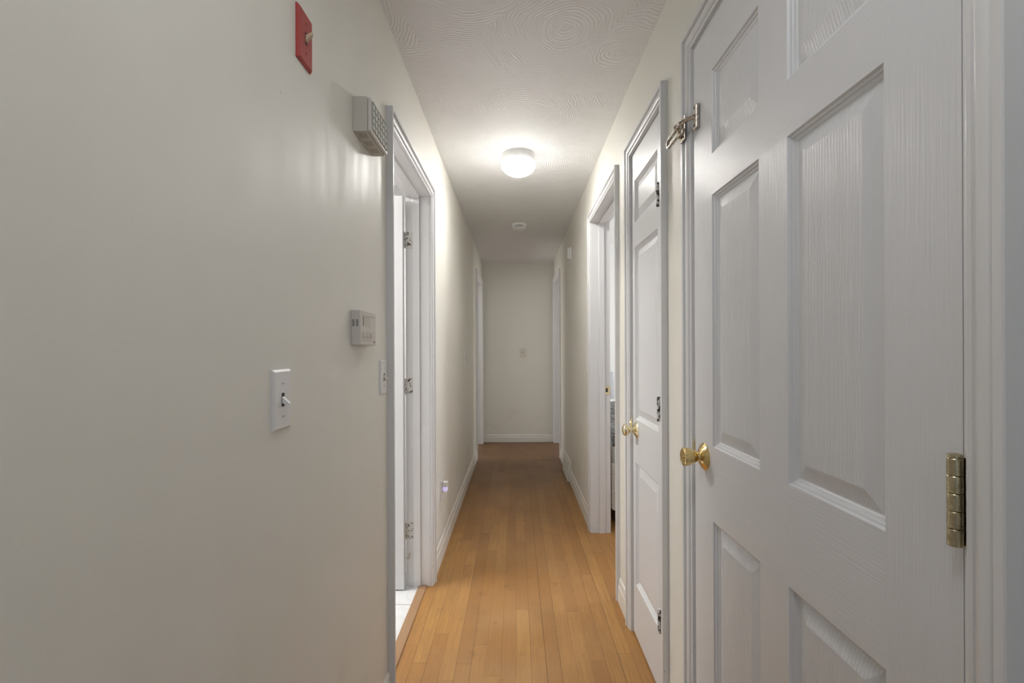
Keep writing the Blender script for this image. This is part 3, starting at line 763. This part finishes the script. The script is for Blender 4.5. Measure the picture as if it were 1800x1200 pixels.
sk.add(vs, fs, 0, False); sko = sk.build('bed_skirt', M['crochet'], t)
so = sko.modifiers.new('thick', 'SOLIDIFY'); so.thickness = 0.004
bb = MB()
for r in range(13):
    for i in range(26):
        bb.lathe((BX0+0.002+i*0.016+(r%2)*0.008, BY0-0.009, 0.135+r*0.022), (0,-1,0), [(0.0045,0),(0.004,0.003),(0.0015,0.005)], 6)
bb.build('crochet_bobbles', M['crochet'], sko)
m = MB(); pf = [(3.212,0.545,0.0),(3.212,0.590,0.0),(3.24,0.600,0.0),(3.6,0.606,0.0),(4.05,0.640,0.0),(4.35,0.684,0.0),(4.52,0.694,0.0),(4.55,0.680,0.0),(4.555,0.575,0.0)]
vs = []; fs = []; n = len(pf); nx = 24
for k in range(nx+1):
    xx = BX0-0.006+(BX1-BX0+0.012)*k/nx
    for (y, z, q) in pf: vs.append((xx, y, z+0.004*math.sin(k*1.3+y*5)))
for k in range(nx):
    for i in range(n-1): fs.append((k*n+i, (k+1)*n+i, (k+1)*n+i+1, k*n+i+1))
m.add(vs, fs, 0, True); bl = m.build('blanket', M['floral'])
so = bl.modifiers.new('thick', 'SOLIDIFY'); so.thickness = 0.008; so.offset = 1
bl['label'] = 'dark grey floral blanket spread over the bed in the doorway sliver'; bl['category'] = 'blanket'
def pillow(name, cx, cy, cz, sx, sy, sz, rx, label, mat):
    m = MB(); n1, n2 = 20, 14; vs = []; fs = []
    for i in range(n1+1):
        for j in range(n2+1):
            pass
    bm = bmesh.new(); bmesh.ops.create_grid(bm, x_segments=16, y_segments=12, size=1.0)
    top = [v.co.copy() for v in bm.verts]; faces = [[v.index for v in f.verts] for f in bm.faces]; bm.free()
    for s_ in (1, -1):
        vv = []
        for c in top:
            e = (1-abs(c.x)**3)*(1-abs(c.y)**3)
            vv.append((c.x*sx*(1-0.06*(1-abs(c.y))*0), c.y*sy, s_*sz*max(e, 0)**0.6))
        m.add(vv, faces, 0, True)
    o = m.build(name, mat); o.location = (cx, cy, cz); o.rotation_euler = (rx, 0, 0.05)
    o['label'] = label; o['category'] = 'pillow'
    bmx = bmesh.new(); bmx.from_mesh(o.data); bmesh.ops.remove_doubles(bmx, verts=bmx.verts, dist=1e-4); bmesh.ops.recalc_face_normals(bmx, faces=bmx.faces); bmx.to_mesh(o.data); bmx.free()
    return o
pillow('pillow', 0.855, 4.99, 0.790, 0.165, 0.165, 0.060, 1.38, 'pale grey cushion propped against the bedroom wall at the head of the bed', M['pillow'])
pillow('pillow', 1.00, 4.745, 0.632, 0.33, 0.150, 0.062, 0.0, 'white pillow lying flat in front of the grey cushion on the bed', M['linen'])
# the two rooms at the end of the hall
bw = MB()
bw.box(-2.6, XLF, 4.55, 4.65, 0, H); bw.box(-2.7, -2.6, 4.55, 7.2, 0, H); bw.box(-2.6, XL-TW, 7.1, 7.2, 0, H); bw.box(XLF, XL, YE+TW, 7.2, 0, H)
bw.box(XRF, 3.8, 7.1, 7.2, 0, H); bw.box(3.8, 3.9, 5.2, 7.2, 0, H); bw.box(XR, XRF, YE+TW, 7.2, 0, H)
struct(bw.build('wall_end_rooms', M['bedwall']))
# front room behind the camera: side walls where the hall opens out
bw = MB(); bw.box(-2.6, XLF, YB, YB+0.1, 0, H); bw.box(XRF, 3.8, YB, YB+0.1, 0, H)
struct(bw.build('wall_front', M['wall']))
